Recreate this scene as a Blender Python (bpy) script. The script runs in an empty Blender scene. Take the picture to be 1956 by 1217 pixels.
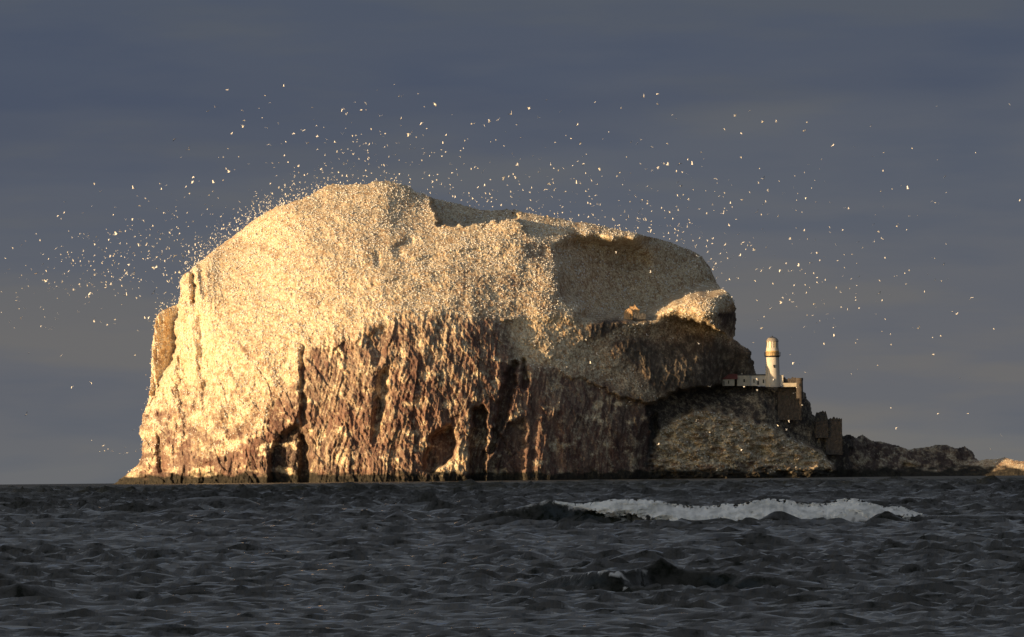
import bpy, math, random
import numpy as np
from math import radians as R

rng = np.random.default_rng(7)
random.seed(7)
scn = bpy.context.scene

# ------------------------------------------------------------------ camera
W, H = 1956.0, 1217.0            # size of the reference frame, used as a ruler
FPX = 21300.0                    # focal length in those pixels
DIST = 4000.0                    # metres to the rock
CAMH = 3.0
ROLL = 0.0097
VL = 287.0                       # level line above the frame centre... below, in pixels
EARTH = 6371000.0
cam = bpy.data.cameras.new('camera')
cam.sensor_width = 36.0
cam.lens = 36.0 * FPX / W
cam.shift_y = VL / W
cam.clip_start = 1.0
cam.clip_end = 90000.0
camo = bpy.data.objects.new('camera', cam)
scn.collection.objects.link(camo)
from mathutils import Matrix, Vector
cr, sr = math.cos(ROLL), math.sin(ROLL)
camo.matrix_world = Matrix(((cr, sr, 0, 0), (0, 0, -1, 0), (-sr, cr, 0, CAMH), (0, 0, 0, 1)))
scn.camera = camo

# ------------------------------------------------------------------ light
SUN_AZ = R(55)       # how far to the left of straight-behind-the-camera the sun stands
SUN_EL = R(6.5)
S = Vector((-math.sin(SUN_AZ) * math.cos(SUN_EL), -math.cos(SUN_AZ) * math.cos(SUN_EL), math.sin(SUN_EL)))
sl = bpy.data.lights.new('sun', 'SUN')
sl.energy = 4.5
sl.angle = R(0.5)
sl.color = (1.0, 0.655, 0.32)
so = bpy.data.objects.new('sun', sl)
so.rotation_euler = S.to_track_quat('Z', 'Y').to_euler()
scn.collection.objects.link(so)
scn.view_settings.view_transform = 'Standard'
scn.view_settings.look = 'None'
scn.view_settings.exposure = 0.65
scn.view_settings.gamma = 1.0
scn.view_settings.use_curve_mapping = False

world = bpy.data.worlds.new('World')
scn.world = world
world.use_nodes = True
nt = world.node_tree
nt.nodes.clear()
def N(nt, t, **kw):
    n = nt.nodes.new(t)
    for k, v in kw.items():
        if k.startswith('i_'):
            n.inputs[k[2:].replace('_', ' ')].default_value = v
        else:
            setattr(n, k, v)
    return n
def LK(nt, a, b): nt.links.new(a, b)
def ramp(nt, stops, fac, interp='LINEAR'):
    r = N(nt, 'ShaderNodeValToRGB')
    r.color_ramp.interpolation = interp
    e = r.color_ramp.elements
    while len(e) > 1: e.remove(e[-1])
    e[0].position = stops[0][0]; e[0].color = (*stops[0][1], 1)
    for p, c in stops[1:]:
        x = e.new(p); x.color = (*c, 1)
    LK(nt, fac, r.inputs[0])
    return r.outputs[0]
def mth(nt, op, a, b=None, c=None, clamp=False):
    n = N(nt, 'ShaderNodeMath', operation=op, use_clamp=clamp)
    for i, v in enumerate((a, b, c)):
        if v is None: continue
        if isinstance(v, (int, float)): n.inputs[i].default_value = v
        else: LK(nt, v, n.inputs[i])
    return n.outputs[0]
def mixc(nt, f, a, b, mode='MIX'):
    n = N(nt, 'ShaderNodeMix', data_type='RGBA', blend_type=mode)
    for s, v in ((n.inputs[0], f), (n.inputs[6], a), (n.inputs[7], b)):
        if isinstance(v, (int, float)): s.default_value = v
        elif isinstance(v, tuple): s.default_value = (*v, 1) if len(v) == 3 else v
        else: LK(nt, v, s)
    return n.outputs[2]

tc = N(nt, 'ShaderNodeTexCoord')
sep = N(nt, 'ShaderNodeSeparateXYZ'); LK(nt, tc.outputs['Generated'], sep.inputs[0])
mp = N(nt, 'ShaderNodeMapping'); mp.inputs['Scale'].default_value = (26, 26, 150); mp.inputs['Location'].default_value = (3.1, 1.7, 0.4)
LK(nt, tc.outputs['Generated'], mp.inputs[0])
n1 = N(nt, 'ShaderNodeTexNoise'); n1.inputs['Scale'].default_value = 1.0; n1.inputs['Detail'].default_value = 5; n1.inputs['Roughness'].default_value = 0.5
LK(nt, mp.outputs[0], n1.inputs['Vector'])
mp2 = N(nt, 'ShaderNodeMapping'); mp2.inputs['Scale'].default_value = (9, 9, 60); mp2.inputs['Location'].default_value = (7.3, 2.2, 0.9)
LK(nt, tc.outputs['Generated'], mp2.inputs[0])
n2 = N(nt, 'ShaderNodeTexNoise'); n2.inputs['Scale'].default_value = 1.0; n2.inputs['Detail'].default_value = 3
LK(nt, mp2.outputs[0], n2.inputs['Vector'])
elev = mth(nt, 'ADD', sep.outputs[2], mth(nt, 'MULTIPLY', mth(nt, 'SUBTRACT', n2.outputs[0], 0.5), 0.036))
elev = mth(nt, 'MAXIMUM', elev, 0.0)
ev = mth(nt, 'POWER', elev, 0.5)      # spreads the low bands over the ramp
# sqrt(.012)=.11 sqrt(.03)=.173 sqrt(.04)=.2
base = ramp(nt, [(0.0, (0.124, 0.130, 0.142)), (0.10, (0.104, 0.113, 0.136)), (0.155, (0.080, 0.096, 0.132)),
                 (0.176, (0.074, 0.090, 0.128)), (0.188, (0.054, 0.072, 0.118)), (0.23, (0.047, 0.066, 0.114)),
                 (0.32, (0.080, 0.088, 0.110)), (0.5, (0.074, 0.078, 0.090)), (0.75, (0.082, 0.085, 0.094)), (1.0, (0.14, 0.142, 0.150))], ev)
warm = mixc(nt, ramp(nt, [(0.50, (0, 0, 0)), (0.60, (1, 1, 1))], n1.outputs[0]), base, mixc(nt, 1.0, base, (1.18, 1.10, 0.98), 'MULTIPLY'))
dark = mixc(nt, ramp(nt, [(0.36, (1, 1, 1)), (0.47, (0, 0, 0))], n1.outputs[0]), warm, mixc(nt, 1.0, base, (0.84, 0.90, 0.98), 'MULTIPLY'))
sky = N(nt, 'ShaderNodeTexSky', sky_type='NISHITA'); sky.sun_disc = False
sky.sun_elevation = SUN_EL
sky.sun_rotation = math.pi + SUN_AZ     # measured clockwise from +Y
bgc = N(nt, 'ShaderNodeBackground'); LK(nt, dark, bgc.inputs[0]); bgc.inputs[1].default_value = 0.70
bgs = N(nt, 'ShaderNodeBackground'); LK(nt, sky.outputs[0], bgs.inputs[0]); bgs.inputs[1].default_value = 0.15
mxs = N(nt, 'ShaderNodeMixShader'); # cloud is thick towards the rock and overhead, thinner round the low sun behind the camera
vd = N(nt, 'ShaderNodeVectorMath', operation='DOT_PRODUCT'); LK(nt, tc.outputs['Generated'], vd.inputs[0]); vd.inputs[1].default_value = tuple(S)
gap = N(nt, 'ShaderNodeMapRange'); gap.interpolation_type = 'SMOOTHSTEP'; LK(nt, vd.outputs['Value'], gap.inputs[0])
gap.inputs[1].default_value = -0.1; gap.inputs[2].default_value = 0.85; gap.inputs[3].default_value = 0.03; gap.inputs[4].default_value = 0.75
LK(nt, gap.outputs[0], mxs.inputs[0])
LK(nt, bgc.outputs[0], mxs.inputs[1]); LK(nt, bgs.outputs[0], mxs.inputs[2])
wo = N(nt, 'ShaderNodeOutputWorld'); LK(nt, mxs.outputs[0], wo.inputs[0])

# ------------------------------------------------------------------ helpers
def ray(X, Y):
    u = np.asarray(X, float) - W / 2
    w = (H / 2 - np.asarray(Y, float)) + VL
    return (u * cr + w * sr) / FPX, (-u * sr + w * cr) / FPX
def at(X, Y, y):
    """world point seen at (X, Y) of the frame, y metres in front of the camera"""
    a, b = ray(X, Y)
    return a * y, y + 0 * a, b * y + CAMH
def vec(X, Y, y):
    p = at(X, Y, y)
    return Vector((float(p[0]), float(p[1]), float(p[2])))
def drop(r): return -r * r / (2 * EARTH)

def hsh(ix, iy, s):
    h = (ix.astype(np.int64) * 374761393 + iy.astype(np.int64) * 668265263 + s * 1274126177) & 0xffffffff
    h = ((h ^ (h >> 13)) * 1274126177) & 0xffffffff
    h = ((h ^ (h >> 16)) * 2246822519) & 0xffffffff
    return ((h ^ (h >> 15)) & 0xffff) / 65535.0
def noise(x, y, s=0):
    ix = np.floor(x); iy = np.floor(y); fx = x - ix; fy = y - iy
    ux = fx * fx * fx * (fx * (fx * 6 - 15) + 10); uy = fy * fy * fy * (fy * (fy * 6 - 15) + 10)
    def g(dx, dy):
        a = hsh(ix + dx, iy + dy, s) * 6.2831853
        return np.cos(a) * (fx - dx) + np.sin(a) * (fy - dy)
    a = g(0, 0); b = g(1, 0); c = g(0, 1); d = g(1, 1)
    return (a + (b - a) * ux) * (1 - uy) + (c + (d - c) * ux) * uy      # about -.7 .. .7
def fbm(x, y, s=0, o=4, gain=0.5):
    t = 0; a = 1.0
    for i in range(o):
        t = t + a * noise(x * 2.03 ** i + 17.3 * i, y * 2.03 ** i - 9.1 * i, s + i * 31); a *= gain
    return t
def ridged(x, y, s=0, o=4, gain=0.5):
    t = 0; a = 1.0
    for i in range(o):
        t = t + a * (0.35 - np.abs(noise(x * 2.07 ** i + 7.7 * i, y * 2.07 ** i + 3.1 * i, s + i * 57))); a *= gain
    return t
def worley(x, y, s=0):
    ix = np.floor(x); iy = np.floor(y); f1 = np.full(x.shape, 9.0); f2 = np.full(x.shape, 9.0); cid = np.zeros(x.shape)
    for dx in (-1, 0, 1):
        for dy in (-1, 0, 1):
            jx = ix + dx; jy = iy + dy
            px = jx + hsh(jx, jy, s); py = jy + hsh(jx, jy, s + 5)
            d = np.hypot(px - x, py - y); v = hsh(jx, jy, s + 9)
            near = d < f1
            f2 = np.where(near, f1, np.minimum(f2, d)); cid = np.where(near, v, cid); f1 = np.where(near, d, f1)
    return f1, f2, cid
def sstep(a, b, x):
    t = np.clip((x - a) / (b - a), 0, 1); return t * t * (3 - 2 * t)
def inside(X, Y, poly):
    r = np.zeros(X.shape, bool); n = len(poly)
    for i in range(n):
        x1, y1 = poly[i]; x2, y2 = poly[(i + 1) % n]
        if y1 == y2: continue
        c = ((y1 > Y) != (y2 > Y)) & (X < (x2 - x1) * (Y - y1) / (y2 - y1) + x1)
        r ^= c
    return r
def blur(A, k, passes=2):
    k = int(k)
    if k < 1: return A
    for _ in range(passes):
        for ax in (0, 1):
            pad = [(0, 0), (0, 0)]; pad[ax] = (k + 1, k)
            C = np.cumsum(np.pad(A, pad, mode='edge'), axis=ax)
            n = 2 * k + 1
            A = (C[n:, :] - C[:-n, :]) / n if ax == 0 else (C[:, n:] - C[:, :-n]) / n
    return A
def segdist(X, Y, pts):
    d = np.full(X.shape, 1e9)
    for (x1, y1), (x2, y2) in zip(pts[:-1], pts[1:]):
        L = (x2 - x1) ** 2 + (y2 - y1) ** 2 + 1e-9
        t = np.clip(((X - x1) * (x2 - x1) + (Y - y1) * (y2 - y1)) / L, 0, 1)
        d = np.minimum(d, np.hypot(X - x1 - t * (x2 - x1), Y - y1 - t * (y2 - y1)))
    return d
def rbf(pts):
    P = np.array(pts, float); p = P[:, :2] / 100; v = P[:, 2]; n = len(p)
    def k(r): return np.where(r > 1e-9, r * r * np.log(r + 1e-12), 0)
    A = np.zeros((n + 3, n + 3)); r = np.hypot(p[:, None, 0] - p[None, :, 0], p[:, None, 1] - p[None, :, 1])
    A[:n, :n] = k(r) + np.eye(n) * 0.02; A[:n, n] = 1; A[:n, n + 1:] = p; A[n, :n] = 1; A[n + 1:, :n] = p.T
    w = np.linalg.solve(A, np.concatenate([v, [0, 0, 0]]))
    def f(X, Y):
        x = X / 100; y = Y / 100; o = w[n] + w[n + 1] * x + w[n + 2] * y
        for i in range(n): o = o + w[i] * k(np.hypot(x - p[i, 0], y - p[i, 1]))
        return o
    return f

def mesh_obj(name, verts, faces, mat, parent=None, smooth=False, label=None, cat=None, group=None, kind=None):
    me = bpy.data.meshes.new(name)
    if isinstance(verts, np.ndarray):
        nf = len(faces); k = faces.shape[1]
        me.vertices.add(len(verts)); me.vertices.foreach_set('co', verts.astype(np.float32).ravel())
        me.loops.add(nf * k); me.polygons.add(nf)
        me.loops.foreach_set('vertex_index', faces.astype(np.int32).ravel())
        me.polygons.foreach_set('loop_start', np.arange(0, nf * k, k, dtype=np.int32))
        me.update(calc_edges=True)
    else:
        me.from_pydata(verts, [], faces); me.update()
    if smooth: me.polygons.foreach_set('use_smooth', [True] * len(me.polygons))
    if mat: me.materials.append(mat)
    o = bpy.data.objects.new(name, me); scn.collection.objects.link(o)
    if parent: o.parent = parent
    tag(o, label, cat, group, kind)
    return o
def tag(o, label=None, cat=None, group=None, kind=None):
    if label: o['label'] = label
    if cat: o['category'] = cat
    if group: o['group'] = group
    if kind: o['kind'] = kind
def empty(name, loc, label, cat, group=None, rz=0.0):
    o = bpy.data.objects.new(name, None); scn.collection.objects.link(o)
    o.location = loc; o.rotation_euler = (0, 0, rz); tag(o, label, cat, group)
    return o
def fattr(me, name, arr):
    a = me.attributes.new(name, 'FLOAT', 'POINT'); a.data.foreach_set('value', arr.astype(np.float32).ravel())
def mat_new(name):
    m = bpy.data.materials.new(name); m.use_nodes = True
    return m, m.node_tree, m.node_tree.nodes['Principled BSDF']
def simple_mat(name, col, rough=0.85, var=0.12, scale=1.5, metal=0.0):
    m, nt, b = mat_new(name)
    t = N(nt, 'ShaderNodeTexCoord'); n = N(nt, 'ShaderNodeTexNoise'); n.inputs['Scale'].default_value = scale; n.inputs['Detail'].default_value = 6
    LK(nt, t.outputs['Object'], n.inputs['Vector'])
    c0 = tuple(c * (1 - var * 1.6) for c in col); c1 = tuple(min(1, c * (1 + var * 1.6)) for c in col)
    LK(nt, ramp(nt, [(0.3, c0), (0.7, c1)], n.outputs[0]), b.inputs['Base Color'])
    b.inputs['Roughness'].default_value = rough; b.inputs['Metallic'].default_value = metal
    return m

# ------------------------------------------------------------------ island
OUT = [(150, 960), (205, 935), (215, 925), (228, 914), (240, 908), (248, 898), (262, 890), (270, 868), (271, 845), (266, 826), (270, 800), (283, 765), (288, 720), (290, 660), (296, 610),
       (303, 598), (318, 588), (340, 581), (344, 560), (344, 534), (350, 523), (362, 516), (390, 492), (420, 468), (450, 447), (480, 423),
       (510, 403), (525, 394), (545, 391), (560, 383), (578, 379), (600, 368), (622, 354), (636, 350), (658, 353), (680, 351), (702, 351), (714, 346), (740, 345),
       (760, 349), (778, 355), (800, 368), (815, 372), (835, 380), (870, 387), (905, 397), (925, 401), (960, 400), (985, 400), (1005, 406), (1050, 414),
       (1080, 419), (1105, 424), (1120, 424), (1150, 431), (1180, 437), (1215, 444), (1232, 450), (1265, 457), (1300, 470), (1330, 481),
       (1342, 490), (1352, 503), (1362, 522), (1370, 540), (1378, 552), (1392, 558), (1397, 566), (1403, 576), (1407, 592), (1406, 620), (1403, 642),
       (1400, 646), (1415, 657), (1430, 665), (1436, 672), (1436, 686), (1441, 690), (1441, 702), (1446, 714), (1447, 736), (1490, 737), (1530, 739),
       (1533, 748), (1539, 750), (1541, 762), (1547, 766), (1549, 778), (1553, 790), (1563, 797), (1582, 800), (1584, 812), (1604, 814), (1611, 832),
       (1622, 829), (1637, 836), (1648, 829), (1656, 835), (1668, 842), (1684, 843), (1700, 847), (1722, 853), (1738, 858), (1765, 854), (1788, 849), (1806, 850),
       (1826, 855), (1843, 853), (1856, 860), (1863, 872), (1868, 879), (1885, 877), (1905, 876), (1920, 873), (1938, 879), (1956, 882),
       (1985, 888), (2010, 899), (2040, 905), (2070, 925), (2090, 960)]
STP = 1.3
gx = np.arange(190, 2070, STP); gy = np.arange(335, 950, STP)
GX, GY = np.meshgrid(gx, gy)
MPX = DIST / FPX                       # metres per ruler pixel at the rock
wx = fbm(GX / 16, GY / 16, 3, 4) * 5.0; wy = fbm(GX / 14, GY / 14, 77, 4) * 4.0
mask = inside(GX + wx * 0.6, GY + wy * 0.55, OUT)

FX, FY = GX + wx * 1.6, GY + wy * 1.6      # warped coordinates for ragged region edges
main_f = rbf([(250, 905, 60), (268, 860, 52), (270, 800, 56), (285, 750, 58), (300, 690, 54), (345, 680, 40), (350, 560, 44), (345, 620, 44),
              (380, 880, 24), (400, 780, 24), (400, 650, 28), (420, 540, 46), (450, 460, 66), (480, 700, 14),
              (560, 900, 6), (560, 800, 6), (560, 700, 9), (560, 600, 20), (560, 500, 40), (560, 400, 66),
              (650, 360, 80), (740, 350, 84), (810, 380, 84),
              (720, 900, 0), (720, 780, 1), (720, 680, 5), (720, 600, 14), (720, 500, 36), (720, 420, 60),
              (900, 900, 8), (900, 780, 10), (900, 680, 14), (900, 600, 23), (900, 520, 40), (860, 440, 62), (985, 425, 70),
              (1000, 900, 18), (1000, 780, 20), (1000, 700, 24), (980, 620, 31), (1040, 585, 39), (1040, 540, 48), (1040, 500, 57), (1050, 450, 69),
              (1100, 900, 32), (1100, 800, 34), (1100, 720, 39), (1150, 745, 46), (1230, 900, 53), (1230, 800, 55), (1235, 770, 57)])
slope_f = rbf([(960, 612, 30), (985, 690, 25), (1060, 603, 40), (1080, 712, 35), (1150, 600, 50), (1150, 742, 44), (1250, 603, 62), (1240, 768, 54),
               (1350, 620, 80), (1403, 648, 89), (1440, 690, 95), (1300, 735, 64), (1345, 735, 72), (1385, 735, 93), (1385, 715, 91), (1447, 740, 93), (1150, 660, 49), (1250, 640, 64), (1250, 700, 59),
               (1350, 645, 80), (1350, 690, 75), (1300, 650, 72)])
bowl_f = rbf([(1062, 480, 70), (1080, 560, 60), (1100, 590, 66), (1120, 480, 92), (1200, 500, 108), (1200, 590, 96), (1300, 500, 128), (1360, 530, 138), (1340, 490, 138),
              (1230, 455, 112), (1100, 462, 92), (1120, 605, 70), (1300, 580, 116), (1375, 555, 140)])
crest_f = rbf([(1000, 404, 90), (1000, 430, 78), (1100, 450, 81), (1100, 422, 90), (1210, 458, 87), (1225, 447, 92)])
sadd_f = rbf([(830, 378, 150), (830, 430, 138), (1000, 404, 165), (950, 425, 150), (1020, 415, 165)])
panel_f = rbf([(298, 600, 74), (340, 582, 84), (290, 750, 72), (335, 680, 86), (310, 640, 78)])
prom_f = rbf([(1235, 600, 60), (1262, 585, 62), (1310, 558, 66), (1340, 600, 60), (1395, 558, 74), (1380, 635, 74), (1406, 640, 86), (1370, 600, 64), (1405, 590, 80)])
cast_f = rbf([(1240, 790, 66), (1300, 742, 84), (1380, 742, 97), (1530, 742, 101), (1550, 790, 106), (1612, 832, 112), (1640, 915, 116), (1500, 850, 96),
              (1300, 800, 74), (1400, 790, 86), (1560, 900, 104), (1445, 760, 92)])
land_f = rbf([(1250, 905, 60), (1300, 800, 70), (1400, 900, 74), (1400, 800, 82), (1500, 840, 92), (1590, 875, 102), (1590, 905, 98), (1480, 900, 84), (1300, 900, 64)])
spit_f = rbf([(1615, 835, 124), (1620, 905, 120), (1700, 860, 136), (1700, 900, 130), (1780, 855, 145), (1780, 900, 139), (1860, 870, 155), (1850, 900, 150)])
tip_f = rbf([(1740, 900, 134), (1780, 893, 140), (1860, 885, 150), (1920, 875, 146), (1956, 890, 136), (2060, 915, 118), (1900, 905, 138)])
far_f = lambda X, Y: 150 + 0 * X
P_SADD = [(823, 340), (826, 392), (834, 408), (838, 430), (900, 427), (985, 417), (1003, 408), (1008, 340)]
P_CREST = [(985, 418), (1000, 402), (1050, 395), (1240, 430), (1236, 452), (1218, 462), (1100, 458), (1050, 455), (1000, 440)]
P_BOWL = [(1060, 470), (1100, 457), (1215, 463), (1238, 448), (1300, 440), (1400, 480), (1400, 570), (1380, 560), (1310, 600), (1120, 612), (1112, 578), (1080, 560), (1062, 530), (1070, 505)]
P_PROM = [(1232, 601), (1248, 590), (1270, 582), (1285, 572), (1312, 558), (1340, 555), (1420, 550), (1425, 645), (1402, 650), (1380, 636), (1345, 618), (1300, 604), (1270, 600)]
P_SLOPE = [(960, 612), (1060, 602), (1110, 607), (1150, 603), (1200, 606), (1260, 600), (1300, 603), (1345, 618), (1380, 637), (1403, 648), (1460, 655), (1460, 745), (1380, 740), (1300, 748), (1240, 772),
           (1190, 758), (1150, 742), (1080, 714), (1035, 700), (985, 690), (962, 640)]
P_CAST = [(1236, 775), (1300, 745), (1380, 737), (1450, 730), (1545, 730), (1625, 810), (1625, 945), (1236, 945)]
P_LAND = [(1240, 945), (1246, 860), (1262, 825), (1300, 795), (1338, 779), (1390, 790), (1450, 806), (1500, 832), (1545, 852), (1575, 866), (1595, 900), (1596, 945)]
P_SPIT = [(1608, 820), (1890, 820), (1870, 878), (1850, 888), (1800, 892), (1730, 890), (1720, 945), (1608, 945)]
P_TIP = [(1725, 888), (1800, 891), (1850, 886), (1868, 872), (2100, 840), (2100, 970), (1715, 970)]
P_PANEL = [(260, 560), (342, 560), (338, 620), (336, 676), (318, 712), (300, 750), (288, 772), (250, 780)]

def recess(D, poly, amt, k=2):
    return D + amt * blur(inside(FX, FY, poly).astype(float), k)
D = main_f(GX, GY)
LX2 = fbm(GX / 30, GY / 22, 613, 4) * 22; LY2 = fbm(GX / 36, GY / 30, 617, 4) * 12
code = np.zeros(GX.shape)               # what the ground is made of, 0 = main body
for c, (poly, f) in enumerate([(P_SADD, sadd_f), (P_CREST, crest_f), (P_BOWL, bowl_f), (P_SLOPE, slope_f), (P_PROM, prom_f), (P_SPIT, spit_f),
                               (P_TIP, tip_f), (P_CAST, cast_f), (P_LAND, land_f), (P_PANEL, panel_f)], 1):
    soft = c in (2, 3, 4)
    m_ = inside(FX + LX2 * soft, FY + LY2 * (soft and c != 4) + 0.35 * LY2 * (c == 4), poly)
    if c in (1, 2): m_ &= inside(FX, FY, poly) | (c == 2)
    D = np.where(m_, f(GX, GY), D); code = np.where(m_, c, code)
# the large features of the cliff: gullies, cracks, buttresses
D = recess(D, [(576, 655), (581, 660), (581, 700), (584, 760), (588, 840), (600, 900), (600, 945), (574, 945), (574, 812), (574, 760), (575, 700)], 4, 1)
D = recess(D, [(514, 875), (528, 842), (552, 822), (568, 812), (588, 840), (596, 945), (520, 945)], 6)
D = recess(D, [(850, 822), (862, 812), (872, 840), (864, 870), (828, 905), (808, 898), (815, 862), (828, 828)], 9)
D = recess(D, [(976, 692), (990, 690), (985, 730), (975, 775), (960, 820), (945, 860), (930, 868), (946, 820), (955, 770), (962, 730)], 8, 1)
D = recess(D, [(998, 682), (1005, 690), (1008, 745), (1000, 750), (995, 715)], 6, 1)
D = recess(D, [(906, 780), (926, 775), (930, 840), (922, 945), (896, 945), (898, 850)], 9, 1)
D = recess(D, [(968, 815), (1000, 800), (1003, 850), (998, 945), (925, 945), (935, 890)], 4, 3)
D = recess(D, [(1012, 800), (1022, 740), (1030, 760), (1026, 850), (1020, 920), (1010, 900)], 1.5, 3)
D = recess(D, [(1055, 800), (1068, 790), (1070, 900), (1050, 900)], 1.5, 3)
D = recess(D, [(728, 710), (742, 705), (738, 760), (722, 830), (712, 850), (716, 780)], 5, 2)
D = recess(D, [(700, 640), (745, 618), (744, 660), (726, 700), (716, 700)], 2.5, 2)
D = recess(D, [(343, 532), (372, 524), (374, 575), (368, 584), (344, 580)], 2.5, 1)
D = recess(D, [(368, 525), (373, 524), (375, 580), (370, 582)], 6, 1)
D = recess(D, [(378, 600), (392, 610), (404, 700), (396, 760), (380, 720)], 3.5, 2)
D = recess(D, [(340, 680), (358, 690), (366, 740), (358, 800), (346, 790), (338, 740)], 3.5, 2)
D = recess(D, [(298, 830), (306, 835), (312, 880), (318, 905), (304, 905)], 5, 1)
D = recess(D, [(1236, 800), (1252, 790), (1260, 826), (1246, 860), (1240, 945), (1215, 945), (1216, 850)], 6, 2)
D = recess(D, [(1395, 590), (1430, 585), (1430, 645), (1403, 650), (1380, 636), (1375, 610)], 10, 2)
D = recess(D, [(1425, 855), (1450, 850), (1478, 868), (1452, 875)], 4, 1)
D = recess(D, [(1170, 500), (1195, 475), (1235, 490), (1240, 510), (1205, 520)], 6, 3)
for poly in ([(762, 462), (790, 455), (788, 470), (758, 492), (750, 480)], [(1005, 470), (1050, 465), (1055, 490), (1010, 495)], [(715, 480), (722, 478), (728, 510), (714, 512)]):
    D = recess(D, poly, 2.0, 2)
# ledges seen as thin lines across the slopes
for pts, dy in (([(960, 611), (1060, 601), (1115, 606), (1150, 603), (1200, 606), (1262, 601), (1300, 604)], 3.0), ([(835, 431), (900, 423), (985, 415)], 2.0),
                ([(1030, 442), (1080, 452), (1130, 452), (1160, 446)], -3.0), ([(790, 492), (860, 478), (960, 465), (1050, 470)], 1.6), ([(690, 545), (800, 520), (900, 515)], 1.2)):
    D = D - dy * np.exp(-(segdist(GX, GY, pts) / 3.0) ** 2)
D = blur(D, 1, 2)
Ds = blur(D, 5, 2); sw = blur(inside(GX, GY, [(1020, 430), (1330, 430), (1400, 590), (1250, 640), (960, 640), (1000, 500)]).astype(float), 8)
D = D * (1 - sw) + Ds * sw
xm = GX * MPX; zm = (918 - GY) * MPX

# region weights
def region(poly, k): return blur(inside(FX + wx * 2, FY + wy * 2, poly).astype(float), k)
CLIFF = [(575, 690), (585, 662), (620, 650), (660, 640), (700, 622), (745, 618), (780, 602), (832, 594), (870, 606), (960, 612), (985, 690), (1080, 712), (1150, 740), (1246, 772), (1250, 960),
         (250, 960), (250, 905), (400, 890), (460, 860), (500, 820), (520, 790), (560, 740)]
cliff = region(CLIFF, 9)
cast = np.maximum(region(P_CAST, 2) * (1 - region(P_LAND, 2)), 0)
land = region(P_LAND, 3)
crag = np.clip(region([(1110, 628), (1160, 610), (1200, 612), (1160, 640), (1130, 650)], 2) + region([(1160, 652), (1220, 645), (1260, 660), (1320, 640), (1440, 668), (1450, 740), (1380, 740), (1300, 742), (1250, 750), (1225, 710)], 5)
               + region([(1372, 600), (1420, 585), (1420, 650), (1380, 636)], 2), 0, 1)
slope = region(P_SLOPE, 3)
bowl = region(P_BOWL, 3) + region(P_SADD, 2)
rock = np.clip(cliff + cast + crag, 0, 1)
spitw = region(P_SPIT, 2)

# relief
wa = fbm(xm / 14, zm / 22, 5, 3) * 3.0
lean = zm * 0.32                                 # the cliff's joints lean to the left going up
rx = xm + wa * 0.7 - lean * 0.6
rr = ridged(rx / 8, zm / 30, 11, 5, 0.55) * 2.3
rr2 = ridged((xm + zm * 0.75) / 4.2, (zm - xm * 0.25) / 10, 23, 4, 0.6) * 1.15
w1, w2, wc = worley((rx + wa) / 5.0, zm / 9.0, 3)
u1, u2_, uc = worley((xm + zm * 0.55 + wa * 0.5) / 1.9, (zm - xm * 0.3) / 7.5, 13)
u3, u4, ud = worley((xm - zm * 0.12 + wa * 0.6) / 4.5, zm / 22.0, 19)
rock_rel = 0.8 * rr * 0.65 + rr2 * 0.75 + (wc - 0.5) * 0.6 + (uc - 0.5) * 0.9 + (ud - 0.5) * 1.5 + ridged(rx / 1.8, zm / 17, 181, 3, 0.6) * 1.1 + fbm(xm / 1.3, zm / 3.2, 8, 3, 0.6) * 0.55
v1, v2, vc = worley(xm / 2.6 + wa * 0.1, zm / 2.2, 41)
slope_rel = fbm(xm / 12, zm / 9, 51, 4, 0.5) * 1.7 + (vc - 0.5) * 0.16 + fbm(xm / 0.9, zm / 0.9, 61, 3, 0.7) * 0.34
D = D - (rock_rel * (0.12 + 0.88 * rock) * (1 - 0.5 * sstep(960, 1010, GX)) * (1 - 0.3 * cast) + slope_rel * (1 - 0.6 * rock))
D = D - land * ((ridged((xm + zm * 1.2) / 9, (zm - xm * 0.2) / 3.0, 91, 5, 0.62) * 4.2 + fbm(xm / 5, zm / 4, 93, 3) * 1.6))
leftw = sstep(470, 330, GX)
D = D - inside(FX, FY, P_PANEL) * 6.0 * sstep(600, 740, GY)
D = D - leftw * (ridged((xm + zm * 0.1) / 3.4, zm / 24, 71, 4, 0.55) * 2.6)
lowl = sstep(620, 560, GX) * sstep(620, 780, GY)
D = D - lowl * (0.7 * ridged(rx / 2.4, zm / 8, 73, 4, 0.6) + (uc - 0.5) * 0.9 + ridged(rx / 7, zm / 18, 75, 3, 0.5) * 1.4)
sd = segdist(GX, GY, OUT) * MPX
RR = np.where(GX > 1605, 1.6, 5.0)
D = D + np.where(sd < RR, RR - np.sqrt(np.maximum(RR * RR - (RR - sd) ** 2, 0)), 0) * 0.9

# material weights: bird lime, turf
nz = fbm(xm / 7, zm / 5, 101, 5, 0.6)
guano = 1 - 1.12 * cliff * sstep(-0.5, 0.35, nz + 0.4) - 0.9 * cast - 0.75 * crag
guano = guano + cliff * 0.42 * sstep(850, 640, GY) * sstep(930, 780, GX) * sstep(-0.4, 0.3, fbm(xm / 5, zm / 12, 171, 4))
guano = guano + cliff * (0.22 * sstep(700, 600, GY) * sstep(1000, 800, GX) + 0.30 * sstep(640, 520, GX))
guano = guano + cast * 0.25 * sstep(0.25, 0.6, nz) + land * 0.0
guano = guano - 0.12 * bowl - 0.42 * slope * sstep(1000, 1240, GX) - 0.30 * land - 0.55 * spitw * sstep(-0.2, 0.3, nz + 0.1)
streak = ridged(rx / 1.7, zm / 16, 131, 3, 0.6)
guano = guano + cliff * 0.42 * sstep(0.2, 0.5, streak) * sstep(-0.3, 0.3, fbm(xm / 16, zm / 30, 167, 3)) - 0.6 * (region(P_SPIT, 2) + 0.4 * region(P_TIP, 2))
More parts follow.
